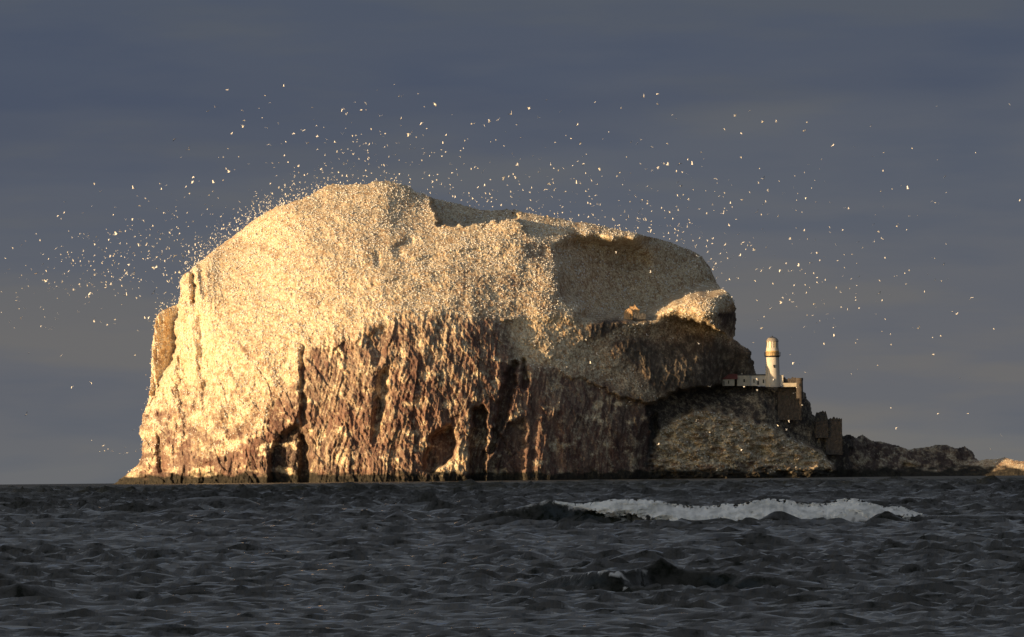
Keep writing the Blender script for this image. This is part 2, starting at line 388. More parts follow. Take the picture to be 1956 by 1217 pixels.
for poly in ([(808, 905), (830, 900), (866, 872), (884, 838), (892, 860), (890, 903), (870, 912)], [(330, 610), (372, 600), (376, 690), (340, 740), (290, 770), (310, 720), (335, 680)]):
    guano = guano + 0.8 * region(poly, 2)
bdark = region([(1070, 470), (1130, 465), (1215, 470), (1250, 500), (1200, 545), (1120, 560), (1075, 530)], 8)
lr = ridged((xm + zm * 1.2) / 12, (zm - xm * 0.2) / 4.5, 191, 4, 0.6)
guano = guano - 0.15 * bdark * sstep(-0.3, 0.3, fbm(xm / 8, zm / 4, 193, 4)) + land * (sstep(0.05, 0.5, lr) * 0.8 - 0.22) - land * 0.5 * sstep(860, 905, GY)
leftlow = sstep(600, 560, GX) * sstep(640, 880, GY + fbm(xm / 14, zm / 14, 161, 3) * 60)
guano = guano - 0.75 * leftlow * sstep(-0.35, 0.25, nz + 0.12) - 0.25 * sstep(600, 560, GX) * sstep(620, 760, GY) * sstep(0.0, 0.35, nz)
guano = guano - 0.45 * region([(850, 520), (960, 500), (1040, 520), (1110, 570), (1110, 600), (960, 605), (870, 595), (830, 580)], 10) * sstep(-0.35, 0.3, fbm(xm / 6, zm / 4, 169, 4)) - 0.5 * region([(990, 460), (1060, 465), (1055, 500), (1010, 500)], 4)
guano = guano - 0.35 * sstep(0.28, 0.55, fbm(xm / 20, zm / 13, 163, 4)) * (1 - cliff)
guano = np.clip(guano, 0.0, 1.0)
zreal = (at(GX, GY, DIST)[2] - drop(DIST))
tide = 1 - sstep(2.0, 4.4, zreal + fbm(xm / 5, zm / 2, 141, 3) * 2.2)
turf = np.clip(slope * sstep(1050, 1250, GX) * 0.8 + bowl * 0.25 + land * (0.55 + 0.9 * fbm(xm / 6, zm / 4, 151, 4)), 0, 1)
cleft_shade = region([(514, 875), (528, 842), (552, 822), (568, 812), (588, 840), (602, 945), (520, 945)], 3) + 0.5 * region([(930, 870), (975, 690), (990, 690), (965, 800), (1003, 800), (1000, 945), (898, 945), (906, 780), (926, 775)], 3)  # darkens the colour inside the cave and gullies, deepening their shade
basalt_shade_w = np.clip(0.7 * region(P_SPIT, 2) + cast + 0.8 * crag + 0.15 * bdark + 0.7 * cleft_shade + 0.45 * cliff * sstep(1080, 1230, GX), 0, 1)  # dark castle rock, crags and spit; painted cleft shade; cliff darker rightward

Yd = DIST + D
wxp, wyp, wzp = at(GX, GY, Yd)
ny, nx = GX.shape
ok = mask & (zreal > -6)
cell = ok[:-1, :-1] & ok[1:, :-1] & ok[:-1, 1:] & ok[1:, 1:]
idx = np.arange(nx * ny).reshape(ny, nx)
a = idx[:-1, :-1][cell]; b = idx[:-1, 1:][cell]; c = idx[1:, 1:][cell]; d = idx[1:, :-1][cell]
F = np.stack([a, d, c, b], 1)
used = np.zeros(nx * ny, bool); used[F.ravel()] = True
remap = np.cumsum(used) - 1
V = np.stack([wxp.ravel(), wyp.ravel(), wzp.ravel()], 1)[used]
F = remap[F]
nfront = len(V)
att = {k: v.ravel()[used] for k, v in dict(guano=guano, tide=tide, turf=turf, basalt_shade=basalt_shade_w).items()}
# the far side of the rock, coarser, from the same ground plan
q = 6
BX, BY, bm = GX[::q, ::q], GY[::q, ::q], ok[::q, ::q]
sdb = segdist(BX, BY, OUT) * MPX
low = sstep(940, 500, BY)
DB = np.maximum(D[::q, ::q] + 25, 150 + 0 * BX) + np.minimum(60, sdb * 1.6) * (1 - 0.6 * low) + fbm(BX / 40, BY / 60, 171, 4) * 14
bx, by, bz = at(BX, BY, DIST + DB)
# keep ground at the same height and ground-plan place rather than growing with distance
bs = (DIST + D[::q, ::q]) / (DIST + DB)
bx, bz = bx * bs, (bz - CAMH) * bs + CAMH - 0.4
bc = bm[:-1, :-1] & bm[1:, :-1] & bm[:-1, 1:] & bm[1:, 1:]
bi = np.arange(BX.size).reshape(BX.shape)
FB = np.stack([bi[:-1, :-1][bc], bi[:-1, 1:][bc], bi[1:, 1:][bc], bi[1:, :-1][bc]], 1)
# rim joining the two shells
edges = {}
for f in FB:
    for e in ((f[0], f[1]), (f[1], f[2]), (f[2], f[3]), (f[3], f[0])):
        k = (min(e), max(e)); edges.setdefault(k, []).append(e)
VB = np.stack([bx.ravel(), by.ravel(), bz.ravel()], 1)
fx, fy, fz = at(BX, BY, DIST + D[::q, ::q] + 0.6)
VF = np.stack([fx.ravel(), fy.ravel(), fz.ravel()], 1)
rim = [(e[0][1], e[0][0], e[0][0] + len(VB), e[0][1] + len(VB)) for e in edges.values() if len(e) == 1]
V2 = np.concatenate([VB, VF]); F2 = np.concatenate([FB, np.array(rim)])
u2 = np.zeros(len(V2), bool); u2[F2.ravel()] = True; r2 = np.cumsum(u2) - 1
V2 = V2[u2]; F2 = r2[F2] + nfront
Vall = np.concatenate([V, V2]); Fall = np.concatenate([F, F2])

def rock_material():
    m, nt, b = mat_new('sea rock')
    t = N(nt, 'ShaderNodeTexCoord')
    def at_(n): x = N(nt, 'ShaderNodeAttribute', attribute_name=n); return x.outputs['Fac']
    def no(scale, det=6, rough=0.6, st=(1, 1, 1)):
        mpn = N(nt, 'ShaderNodeMapping'); mpn.inputs['Scale'].default_value = st; LK(nt, t.outputs['Object'], mpn.inputs[0])
        x = N(nt, 'ShaderNodeTexNoise'); x.inputs['Scale'].default_value = scale; x.inputs['Detail'].default_value = det; x.inputs['Roughness'].default_value = rough
        LK(nt, mpn.outputs[0], x.inputs['Vector']); return x.outputs[0]
    big = no(0.07, 6, 0.6); mid = no(0.45, 5, 0.65); fine = no(1.5, 3, 0.7); col = no(0.35, 6, 0.65, (1, 1, 0.22))
    rockc = ramp(nt, [(0.28, (0.062, 0.040, 0.042)), (0.45, (0.150, 0.098, 0.088)), (0.58, (0.25, 0.175, 0.145)), (0.74, (0.40, 0.31, 0.25))], col)
    rockc = mixc(nt, ramp(nt, [(0.42, (0, 0, 0)), (0.62, (0.7, 0.7, 0.7))], big), rockc, mixc(nt, 1.0, rockc, (0.95, 0.74, 0.70), 'MULTIPLY'))
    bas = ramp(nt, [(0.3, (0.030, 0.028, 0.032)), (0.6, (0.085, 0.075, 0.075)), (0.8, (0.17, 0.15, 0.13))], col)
    c = mixc(nt, at_('basalt_shade'), rockc, bas)
    lime = ramp(nt, [(0.28, (0.34, 0.25, 0.17)), (0.41, (0.58, 0.46, 0.32)), (0.52, (0.77, 0.68, 0.51)), (0.68, (0.88, 0.83, 0.70))], fine)
    lime = mixc(nt, ramp(nt, [(0.38, (0.85, 0.85, 0.85)), (0.56, (0, 0, 0))], mid), lime, mixc(nt, 1.0, lime, (0.74, 0.60, 0.50), 'MULTIPLY'))
    g = mth(nt, 'ADD', at_('guano'), mth(nt, 'MULTIPLY', mth(nt, 'SUBTRACT', mid, 0.5), 1.3))
    g = mth(nt, 'ADD', g, mth(nt, 'MULTIPLY', mth(nt, 'SUBTRACT', fine, 0.5), 0.9))
    gm = N(nt, 'ShaderNodeMapRange'); LK(nt, g, gm.inputs[0]); gm.inputs[1].default_value = 0.02; gm.inputs[2].default_value = 0.92
    c = mixc(nt, gm.outputs[0], c, lime)
    tf = ramp(nt, [(0.3, (0.050, 0.049, 0.038)), (0.55, (0.14, 0.13, 0.105)), (0.75, (0.34, 0.30, 0.26))], mid)
    tw = mth(nt, 'MULTIPLY', at_('turf'), ramp(nt, [(0.35, (1, 1, 1)), (0.62, (0.15, 0.15, 0.15))], fine), clamp=True)
    c = mixc(nt, tw, c, tf)
    c = mixc(nt, at_('tide'), c, ramp(nt, [(0.3, (0.015, 0.015, 0.016)), (0.7, (0.06, 0.055, 0.045))], mid))
    LK(nt, c, b.inputs['Base Color'])
    b.inputs['Roughness'].default_value = 0.9
    b.inputs['Specular IOR Level'].default_value = 0.2
    bp = N(nt, 'ShaderNodeBump'); bp.inputs['Strength'].default_value = 0.8; bp.inputs['Distance'].default_value = 0.5
    LK(nt, mth(nt, 'ADD', mid, mth(nt, 'MULTIPLY', fine, 0.8)), bp.inputs['Height']); LK(nt, bp.outputs[0], b.inputs['Normal'])
    return m
ROCK = rock_material()
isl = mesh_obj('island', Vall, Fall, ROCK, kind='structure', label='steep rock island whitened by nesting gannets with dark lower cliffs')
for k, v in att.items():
    fill = {'guano': 0.8, 'tide': 0.0, 'turf': 0.2, 'basalt_shade': 0.1}[k]
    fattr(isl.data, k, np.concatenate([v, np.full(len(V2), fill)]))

def depth_at(X, Y):
    i = int(round((Y - gy[0]) / STP)); j = int(round((X - gx[0]) / STP))
    return DIST + float(D[i, j])

# ------------------------------------------------------------------ sea
def sea_height(x, y, dr, comps):
    z = np.zeros_like(x); sx = np.zeros_like(x); sy = np.zeros_like(x)
    for lam, am, th, ph, q_ in comps:
        k = 2 * math.pi / lam; cx, cy = math.sin(th), -math.cos(th)
        wgt = sstep(1.3, 2.8, lam / dr) * np.minimum(1.0, (y / (330 * lam)) ** 1.25)      # the bay shelters the near water from the longer waves
        p = k * (cx * x + cy * y) + ph
        s_, c_ = np.sin(p), np.cos(p)
        z += am * wgt * c_; sx -= q_ * am * wgt * cx * s_; sy -= q_ * am * wgt * cy * s_
    return z, sx, sy
comps = []
for i in range(150):
    lam = math.exp(random.uniform(math.log(0.38), math.log(26)))
    st = (0.105 if lam < 2.5 else 0.095) * (1.0 if lam < 4 else (4 / lam) ** 1.1)
    th = random.gauss(0, 0.36) + 0.10
    comps.append((lam, st * lam / (2 * math.pi), th, random.uniform(0, 6.28), 0.5))

rows = list(np.linspace(8, 172, 26)[:-1])
r = 172.0
while r < 7600:
    rows.append(r); r += 0.0012 * r * (1.0 if r < 2500 else 1.9) * (0.45 if 555 < r < 563 or 266 < r < 269.5 else 1.0)
while r < 16000:
    rows.append(r); r *= 1.06
rows = np.array(rows)
ncol = 330
th_in = np.linspace(-0.0525, 0.0525, ncol)
ext = 0.0525 + (np.geomspace(0.003, 1.2, 13))
ths = np.concatenate([-ext[::-1], th_in, ext])
YY = np.repeat(rows[:, None], len(ths), 1)
XX = YY * np.tan(ths)[None, :]
DR = 0.0012 * YY * np.where(YY > 2500, 1.9, 1.0)
DR = np.maximum(DR, np.abs(np.gradient(XX, axis=1)) * 0.7)
amp = 0.75 + 0.5 * sstep(-0.4, 0.5, fbm(XX / 60, YY / 180, 201, 3)) + 0.25 * fbm(XX / 14, YY / 50, 203, 2)
amp = amp * (1 + 0.2 * sstep(1000, 3500, YY))
z, sx, sy = sea_height(XX, YY, DR, comps)
z *= amp * 0.7; sx *= amp * 0.7; sy *= amp * 0.7
for i, lam in enumerate((0.45, 0.8, 1.4, 2.5, 4.5)):          # short steep wavelets with sharp crests
    wgt = sstep(1.0, 2.2, lam / DR) * np.minimum(1.0, (YY / (330 * lam)) ** 1.2)
    qx = XX + 0.6 * lam * noise(XX / (2.5 * lam), YY / (2.5 * lam), 700 + i); qy = YY + 0.3 * qx + 1.1 * lam * noise(XX / (3 * lam), YY / (2 * lam), 720 + i)
    z += wgt * amp * lam * 0.21 * (0.19 - np.abs(noise(qx / (2.5 * lam), qy / (0.85 * lam), 740 + i))) * 1.6
# sharpen the crests
z = z + 1.2 * np.maximum(z, 0) ** 2

def curve(pts, x):
    p = np.array(pts, float); return np.interp(x, p[:, 0], p[:, 1])
def px_x(x, y): return W / 2 + FPX * (x / y)          # close enough to the ruler column (roll ignored)
PX = px_x(XX, YY) - 0
foamw = np.zeros_like(z)
def ridge(crest_pts, base_pts, yb, front, back, sharp=1.0, foam=None):
    """a swell: crest and foot rows read on the ruler at the distance it stands"""
    global z, foamw
    top = curve(crest_pts, PX)
    _, _, zt = at(PX, top, yb)
    hgt = np.maximum(zt - drop(yb), 0) + 0.0
    x0, x1 = crest_pts[0][0], crest_pts[-1][0]
    hgt = hgt * sstep(x0 - 10, x0 + 60, PX) * sstep(x1 + 10, x1 - 60, PX)
    yc = yb + 3 * noise(PX / 160, PX * 0 + 3.3, 55)
    t = (YY - yc)
    prof = np.where(t < 0, np.clip(1 + t / front, 0, 1) ** 1.5, np.exp(-(t / back) ** 2))
    lump = 1 + 0.10 * noise(PX / 22, YY / 1.4, 77)
    z = np.maximum(z, 0) * (1 - prof) + np.minimum(z, 0) * (1 - prof) + hgt * prof * lump
    if foam: foamw = np.maximum(foamw, foam(PX, t, hgt))
BR_Y = 560.0
SW_Y = 268.0
def brf(p, t, h):
    n = fbm(p / 15, t / 0.7, 241, 5, 0.65)
    body = sstep(1060, 1110, p) * (t > -1.7 * sstep(1080, 1300, p)) * sstep(1770, 1700, p) * sstep(-3.4, -1.2, t) * sstep(7.0, 1.0, t)
    lip = np.exp(-((t - 0.1) / 0.35) ** 2) * sstep(900, 1020, p) * sstep(1900, 1750, p) * 0.75
    wash = 0.55 * sstep(1150, 1300, p) * sstep(1740, 1600, p) * sstep(-9, -3, t) * (t < 0)
    return np.clip(body * (0.75 + 0.9 * n) + lip * (0.8 + n) + wash * (0.45 + 1.3 * n), 0, 1)
ridge([(868, 1000), (900, 984), (960, 976), (1000, 966), (1055, 955), (1075, 962), (1110, 968), (1200, 964), (1300, 968), (1400, 966), (1460, 960), (1540, 968), (1620, 962), (1700, 972), (1770, 984), (1850, 985), (1956, 982), (2010, 1000)],
      None, BR_Y, 1.7, 6.0, foam=brf)
def swf(p, t, h):
    n = fbm(p / 16, t / 0.3, 211, 4)
    return sstep(0.0, 0.30, n - 0.08) * (t < 0.4) * (t > -1.6) * sstep(1090, 1130, p) * sstep(1245, 1225, p) * 0.75 + \
        0.9 * np.exp(-((t - 0.15) / 0.16) ** 2) * sstep(985, 1040, p) * sstep(1400, 1230, p) * sstep(-0.25, 0.2, n)
ridge([(960, 1138), (1010, 1121), (1060, 1106), (1130, 1091), (1200, 1089), (1235, 1082), (1256, 1068), (1264, 1064), (1275, 1072), (1290, 1083), (1330, 1091), (1400, 1096), (1480, 1101), (1560, 1114), (1640, 1136)],
      None, SW_Y, 0.65, 2.2, foam=swf)
ridge([(1200, 1200), (1260, 1176), (1350, 1168), (1450, 1170), (1520, 1182), (1570, 1200)], None, 216.0, 1.1, 2.0)
ridge([(-60, 1140), (0, 1120), (35, 1114), (90, 1120), (170, 1134)], None, 258.0, 0.9, 2.2)
ridge([(480, 1110), (540, 1096), (585, 1104), (620, 1112)], None, 300.0, 0.8, 2.2)
ridge([(820, 1082), (900, 1068), (960, 1050), (1020, 1052), (1080, 1070)], None, 360.0, 1.2, 3.0)
ridge([(300, 955), (420, 948), (520, 955)], None, 900.0, 3.0, 6.0)
capn = fbm(XX / 9, YY / 16, 231, 4)
foamw = np.maximum(foamw, 0.5 * sstep(0.42, 0.7, capn + z * 0.5) * sstep(150, 300, YY) * 0.6)
XS = XX + sx; YS = YY + sy
Z = z + drop(np.hypot(XX, YY))
ny2, nx2 = XX.shape
idx = np.arange(nx2 * ny2).reshape(ny2, nx2)
FS = np.stack([idx[:-1, :-1].ravel(), idx[:-1, 1:].ravel(), idx[1:, 1:].ravel(), idx[1:, :-1].ravel()], 1)
def sea_material():
    m, nt, b = mat_new('sea water')
    g = N(nt, 'ShaderNodeNewGeometry')
    def no(scale, det, st):
        mpn = N(nt, 'ShaderNodeMapping'); mpn.inputs['Scale'].default_value = st; LK(nt, g.outputs['Position'], mpn.inputs[0])
        x = N(nt, 'ShaderNodeTexNoise'); x.inputs['Scale'].default_value = scale; x.inputs['Detail'].default_value = det; x.inputs['Roughness'].default_value = 0.6
        LK(nt, mpn.outputs[0], x.inputs['Vector']); return x.outputs[0]
    a1 = no(3.0, 4, (1, 0.8, 1)); a2 = no(0.9, 3, (1, 0.7, 1))
    fo = N(nt, 'ShaderNodeAttribute', attribute_name='foam').outputs['Fac']
    fn = no(6.0, 5, (1, 1, 1))
    fm = N(nt, 'ShaderNodeMapRange'); LK(nt, mth(nt, 'ADD', fo, mth(nt, 'MULTIPLY', mth(nt, 'SUBTRACT', fn, 0.5), 0.7)), fm.inputs[0])
    fm.inputs[1].default_value = 0.35; fm.inputs[2].default_value = 0.85
    c = mixc(nt, fm.outputs[0], (0.007, 0.009, 0.006), (0.66, 0.64, 0.62))
    LK(nt, c, b.inputs['Base Color'])
    pt = no(1.0, 6, (3.0, 0.5, 3.0))      # cat's paws: patches where the finest ripples stand up
    LK(nt, mth(nt, 'MULTIPLY', ramp(nt, [(0.36, (0.08, 0.08, 0.08)), (0.58, (1, 1, 1))], pt), 1.0), b.inputs['Specular IOR Level'])
    LK(nt, mth(nt, 'ADD', N(nt, 'ShaderNodeAttribute', attribute_name='unresolved_ripple').outputs['Fac'], mth(nt, 'MULTIPLY', fm.outputs[0], 0.6)), b.inputs['Roughness'])
    b.inputs['IOR'].default_value = 1.33
    bp = N(nt, 'ShaderNodeBump'); bp.inputs['Strength'].default_value = 0.4; bp.inputs['Distance'].default_value = 0.05
    LK(nt, mth(nt, 'ADD', a1, mth(nt, 'MULTIPLY', a2, 2.0)), bp.inputs['Height']); LK(nt, bp.outputs[0], b.inputs['Normal'])
    return m
SEA = sea_material()
sea = mesh_obj('sea', np.stack([XS.ravel(), YS.ravel(), Z.ravel()], 1), FS, SEA, smooth=True, kind='structure', label='dark choppy grey sea in front of the rock')
fattr(sea.data, 'foam', foamw)
fattr(sea.data, 'unresolved_ripple', 0.035 + 0.36 * sstep(0.4, 4.0, DR))

# the breaker's white water: a thick tumbling roll along the swell
FOAM, fnt, fb = mat_new('white water')
ft = N(fnt, 'ShaderNodeNewGeometry'); fn_ = N(fnt, 'ShaderNodeTexNoise'); fn_.inputs['Scale'].default_value = 1.6; fn_.inputs['Detail'].default_value = 6
LK(fnt, ft.outputs['Position'], fn_.inputs['Vector'])
LK(fnt, ramp(fnt, [(0.34, (0.58, 0.57, 0.55)), (0.58, (0.92, 0.90, 0.88))], fn_.outputs[0]), fb.inputs['Base Color'])
fb.inputs['Roughness'].default_value = 0.9
fbp = N(fnt, 'ShaderNodeBump'); fbp.inputs['Strength'].default_value = 0.3; fbp.inputs['Distance'].default_value = 0.04
LK(fnt, fn_.outputs[0], fbp.inputs['Height']); LK(fnt, fbp.outputs[0], fb.inputs['Normal'])
def roll(name, top, bot, yb, bulge, label, nxn=620, nv=46, seed=0):
    X0, X1 = top[0][0], top[-1][0]
    u = np.linspace(X0, X1, nxn)[None, :]; v = np.linspace(0, 1, nv)[:, None]
    U = u + 0 * v; Vv = v + 0 * u
    yt = curve(top, U) + 2.0 * noise(U / 9, U * 0, seed) + 5 * noise(U / 62, U * 0, seed + 4) + 4 * noise(U / 28, U * 0, seed + 1)
    yb_ = curve(bot, U) + 3.0 * noise(U / 12, U * 0, seed + 2) + 4 * noise(U / 34, U * 0, seed + 3)
    Yp = yt + (yb_ - yt) * Vv
    edge = np.minimum(sstep(0, 0.20, (U - X0) / (X1 - X0)), sstep(1, 0.85, (U - X0) / (X1 - X0)))
    crest_h = np.maximum(at(U, curve(BR_TOP, U), BR_Y)[2] - drop(BR_Y), 0.05)
    h = np.clip((at(U, Yp, yb)[2] - drop(yb)) / crest_h, 0.0, 1.0)
    dep = 1.7 * (h ** (2 / 3) - 1) - bulge * (0.25 + 0.75 * np.sin(Vv * math.pi)) * (0.2 + 0.8 * edge)
    dep = dep + (0.1 + 0.9 * edge) * (-0.5 * ridged(U / 55, Yp / 24, seed + 5, 2, 0.5) - 0.07 * fbm(U / 9, Yp / 7, seed + 9, 3, 0.6))
    x, y, zz = at(U, Yp, yb + dep)
    # far side, down behind the crest
    yb2 = at(U[:1], yt[:1], yb + 2.6)
    pts = np.stack([x, y, zz], 2)
    back = np.stack([yb2[0], yb2[1] + 0 * yb2[0], yb2[2] - 0.25], 2)
    pts = np.concatenate([back, pts], 0)
    n0, n1_ = pts.shape[:2]; ii = np.arange(n0 * n1_).reshape(n0, n1_)
    f = np.stack([ii[:-1, :-1].ravel(), ii[1:, :-1].ravel(), ii[1:, 1:].ravel(), ii[:-1, 1:].ravel()], 1)
    lace = fbm(U / 13, Yp / 9, seed + 21, 4, 0.7)[:-1, :-1]
    lim = np.maximum(np.maximum(sstep(0.50, 1.0, Vv), 0.55 * sstep(0.18, 0.0, Vv)), 0.45 * (1 - edge))[:-1, :-1]
    keep = np.concatenate([(U[:1, :-1] > X0 + 90) & (U[:1, :-1] < X1 - 90), lace > -0.75 + 1.15 * lim], 0).ravel()
    f = f[keep]
    return mesh_obj(name, pts.reshape(-1, 3), f, FOAM, smooth=True, kind='stuff', label=label)
BR_TOP = [(868, 1000), (900, 984), (960, 976), (1000, 966), (1055, 955), (1075, 962), (1110, 968), (1200, 964), (1300, 968), (1400, 966), (1460, 960), (1540, 968), (1620, 962), (1700, 972), (1770, 984), (1850, 985), (1956, 982), (2010, 1000)]
roll('wave_foam', [(1060, 957), (1090, 962), (1130, 960), (1170, 954), (1250, 954), (1290, 962), (1330, 968), (1380, 964), (1420, 962), (1440, 955), (1470, 951), (1510, 957), (1545, 963), (1585, 960), (1600, 953), (1635, 953), (1660, 962), (1690, 966), (1720, 968), (1762, 980)],
     [(1060, 962), (1100, 972), (1150, 985), (1200, 988), (1260, 1002), (1320, 1018), (1370, 1021), (1388, 1010), (1420, 1008), (1460, 1016), (1520, 1018), (1560, 1014), (1600, 1006), (1630, 992), (1665, 998), (1700, 990), (1730, 992), (1762, 984)],
     BR_Y - 0.4, 0.8, 'white tumbling foam of the breaking wave right of centre', seed=301)

# ------------------------------------------------------------------ added coast out of view, placed to shade the near water
hx = np.linspace(-1100, -130, 70); hy = np.linspace(-500, 1180, 100)
HX, HY = np.meshgrid(hx, hy)
edge_ = -210 - 60 * np.abs(noise(HY / 160, HY * 0, 401)) * 2 - 0.09 * np.maximum(HY, 0)
cl = sstep(0, 34, edge_ - HX) * sstep(1120, 960, HY + 40 * noise(HX / 90, HX * 0, 402)) * sstep(-480, -380, HY)
HZ = -6 + cl * (92 + 14 * fbm(HX / 120, HY / 120, 403, 4)) + 2 * fbm(HX / 20, HY / 20, 404, 3)
ii = np.arange(HX.size).reshape(HX.shape)
hf = np.stack([ii[:-1, :-1].ravel(), ii[:-1, 1:].ravel(), ii[1:, 1:].ravel(), ii[1:, :-1].ravel()], 1)
mesh_obj('headland', np.stack([HX.ravel(), HY.ravel(), HZ.ravel()], 1), hf, simple_mat('headland turf', (0.10, 0.11, 0.06), 0.95, 0.3, 0.05), smooth=True, kind='structure',
         label='added unseen grassy landform left of the camera, shading the near sea')

# ------------------------------------------------------------------ lighthouse and buildings
WHITE = simple_mat('white harling', (0.62, 0.60, 0.57), 0.8, 0.06, 0.8)
CREAM = simple_mat('weathered white wall', (0.48, 0.45, 0.39), 0.85, 0.10, 0.9)
BUFF = simple_mat('buff paint', (0.60, 0.43, 0.22), 0.5, 0.06, 1.0)
DARKM = simple_mat('black iron', (0.03, 0.03, 0.035), 0.5, 0.1, 1.0)
DOME = simple_mat('grey dome paint', (0.30, 0.28, 0.26), 0.45, 0.08, 1.0)
RED = simple_mat('red roof', (0.17, 0.055, 0.05), 0.85, 0.15, 1.2)
SLATE = simple_mat('dark roof', (0.06, 0.06, 0.065), 0.7, 0.15, 1.2)
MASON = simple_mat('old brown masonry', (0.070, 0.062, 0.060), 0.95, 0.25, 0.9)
GABLE = simple_mat('lichened ochre masonry', (0.50, 0.34, 0.20), 0.95, 0.16, 0.8)
GLINT_GLASS, gnt, gb = mat_new('sun glint glass')
gb.inputs['Base Color'].default_value = (0.85, 0.74, 0.52, 1); gb.inputs['Roughness'].default_value = 0.35  # warm pale colour paints the sun's gleam into the panes
PANE, pnt, pb = mat_new('window pane')
pb.inputs['Base Color'].default_value = (0.03, 0.035, 0.04, 1); pb.inputs['Roughness'].default_value = 0.15

def lathe(name, prof, mat, parent, seg=28, loc=(0, 0, 0), a0=0.0, a1=2 * math.pi):
    full = abs(a1 - a0 - 2 * math.pi) < 1e-6
    n = seg if full else seg + 1
    vs = [(r_ * math.cos(a0 + (a1 - a0) * k / seg) + loc[0], r_ * math.sin(a0 + (a1 - a0) * k / seg) + loc[1], h_ + loc[2]) for r_, h_ in prof for k in range(n)]
    fs = []
    for i in range(len(prof) - 1):
        for k in range(seg):
            k2 = (k + 1) % n
            fs.append((i * n + k, i * n + k2, (i + 1) * n + k2, (i + 1) * n + k))
    return mesh_obj(name, vs, fs, mat, parent, smooth=False)
def box(name, x0, x1, y0, y1, z0, z1, mat, parent, label=None):
    v = [(x0, y0, z0), (x1, y0, z0), (x1, y1, z0), (x0, y1, z0), (x0, y0, z1), (x1, y0, z1), (x1, y1, z1), (x0, y1, z1)]
    f = [(0, 3, 2, 1), (4, 5, 6, 7), (0, 1, 5, 4), (1, 2, 6, 5), (2, 3, 7, 6), (3, 0, 4, 7)]
    return mesh_obj(name, v, f, mat, parent, label=label)
def ruin(name, x0, x1, y0, y1, z0, tops, mat, parent, seed=0, label=None):
    """a broken wall: its top follows the given heights, its faces are rough"""
    n = max(8, int((x1 - x0) / 0.45)); m = max(6, int((max(tops) - z0) / 0.5))
    rs = np.random.default_rng(seed)
    xs = np.linspace(x0, x1, n + 1); tp = np.interp(xs, np.linspace(x0, x1, len(tops)), tops) + rs.uniform(-0.45, 0.45, n + 1)
    vs = []; fs = []
    def grid(y, sgn):
        b_ = len(vs)
        for j in range(m + 1):
            for i in range(n + 1):
                vs.append((xs[i], y + rs.uniform(-0.09, 0.09) * (1 if 0 < i < n else 0), z0 + (tp[i] - z0) * j / m))
        for j in range(m):
            for i in range(n):
                q_ = [b_ + j * (n + 1) + i, b_ + j * (n + 1) + i + 1, b_ + (j + 1) * (n + 1) + i + 1, b_ + (j + 1) * (n + 1) + i]
                fs.append(q_ if sgn > 0 else q_[::-1])
        return b_
    A_ = grid(y0, 1); B_ = grid(y1, -1)
    for i in range(n):
        t0 = m * (n + 1) + i
        fs.append([A_ + t0, A_ + t0 + 1, B_ + t0 + 1, B_ + t0])
    for j in range(m):
        l0 = j * (n + 1); l1 = (j + 1) * (n + 1)
        fs.append([B_ + l0, A_ + l0, A_ + l1, B_ + l1]); fs.append([A_ + l0 + n, B_ + l0 + n, B_ + l1 + n, A_ + l1 + n])
    return mesh_obj(name, vs, fs, mat, parent, label=label)

LD = DIST + 91.5                      # the lighthouse terrace
k = LD / FPX
base = vec(1476, 734, LD)
def ZZ(Y): return (734 - Y) * k
lh = empty('lighthouse', base, 'white round lighthouse tower with sunlit lantern on the terrace above the dark rock', 'lighthouse')
lathe('tower', [(2.75, -1.0), (2.7, 0.2), (2.6, ZZ(717)), (2.46, ZZ(690)), (2.42, ZZ(682.5))], WHITE, lh, 36)
lathe('gallery', [(2.42, ZZ(682.5)), (2.85, ZZ(680.6)), (2.95, ZZ(680.6)), (2.95, ZZ(679.2)), (2.3, ZZ(679.1))], DARKM, lh, 36)
lathe('watch_room', [(2.44, ZZ(679.2)), (2.44, ZZ(671.2)), (2.55, ZZ(671.0)), (2.55, ZZ(670.2)), (2.2, ZZ(670.1))], BUFF, lh, 36)
rl = lathe('gallery_railing', [(2.93, ZZ(673.3)), (2.97, ZZ(673.3)), (2.97, ZZ(672.9)), (2.93, ZZ(672.9)), (2.93, ZZ(673.3))], DARKM, lh, 36)
lathe('rail', [(2.93, ZZ(676.0)), (2.96, ZZ(676.0)), (2.96, ZZ(675.7)), (2.93, ZZ(675.7)), (2.93, ZZ(676.0))], DARKM, rl, 36)
pv = None
for i in range(24):
    a_ = i * math.pi / 12
    p_ = lathe('railing_post', [(0.035, ZZ(679)), (0.035, ZZ(673))], DARKM, None, 4) if i == 0 else bpy.data.objects.new('railing_post', pv.data)
    if i: scn.collection.objects.link(p_)
    else: pv = p_
    p_.parent = rl; p_.location = (2.95 * math.cos(a_), 2.95 * math.sin(a_), 0)
lathe('lantern_wall', [(2.34, ZZ(670.1)), (2.34, ZZ(665.2)), (2.2, ZZ(665.0))], WHITE, lh, 28)
lan = lathe('lantern_frame', [(2.28, ZZ(665.1)), (2.3, ZZ(665.1)), (2.3, ZZ(664.4)), (2.2, ZZ(664.4))], WHITE, lh, 28)
for i in range(14):
    a0_ = i * 2 * math.pi / 14 + 0.05
    lathe('pane', [(2.2, ZZ(665)), (2.2, ZZ(652.5))], GLINT_GLASS if i % 2 else WHITE, lan, 2, a0=a0_, a1=a0_ + 2 * math.pi / 14 - 0.1)  # every other pane wall-white, imitating sunlit strips
    lathe('glazing_bar', [(2.25, ZZ(665)), (2.25, ZZ(652.5))], DARKM, lan, 1, a0=a0_ - 0.08, a1=a0_ - 0.02)
lathe('lantern_light', [(0.7, ZZ(664)), (1.0, ZZ(660)), (1.0, ZZ(657)), (0.7, ZZ(654))], GLINT_GLASS, lh, 16)
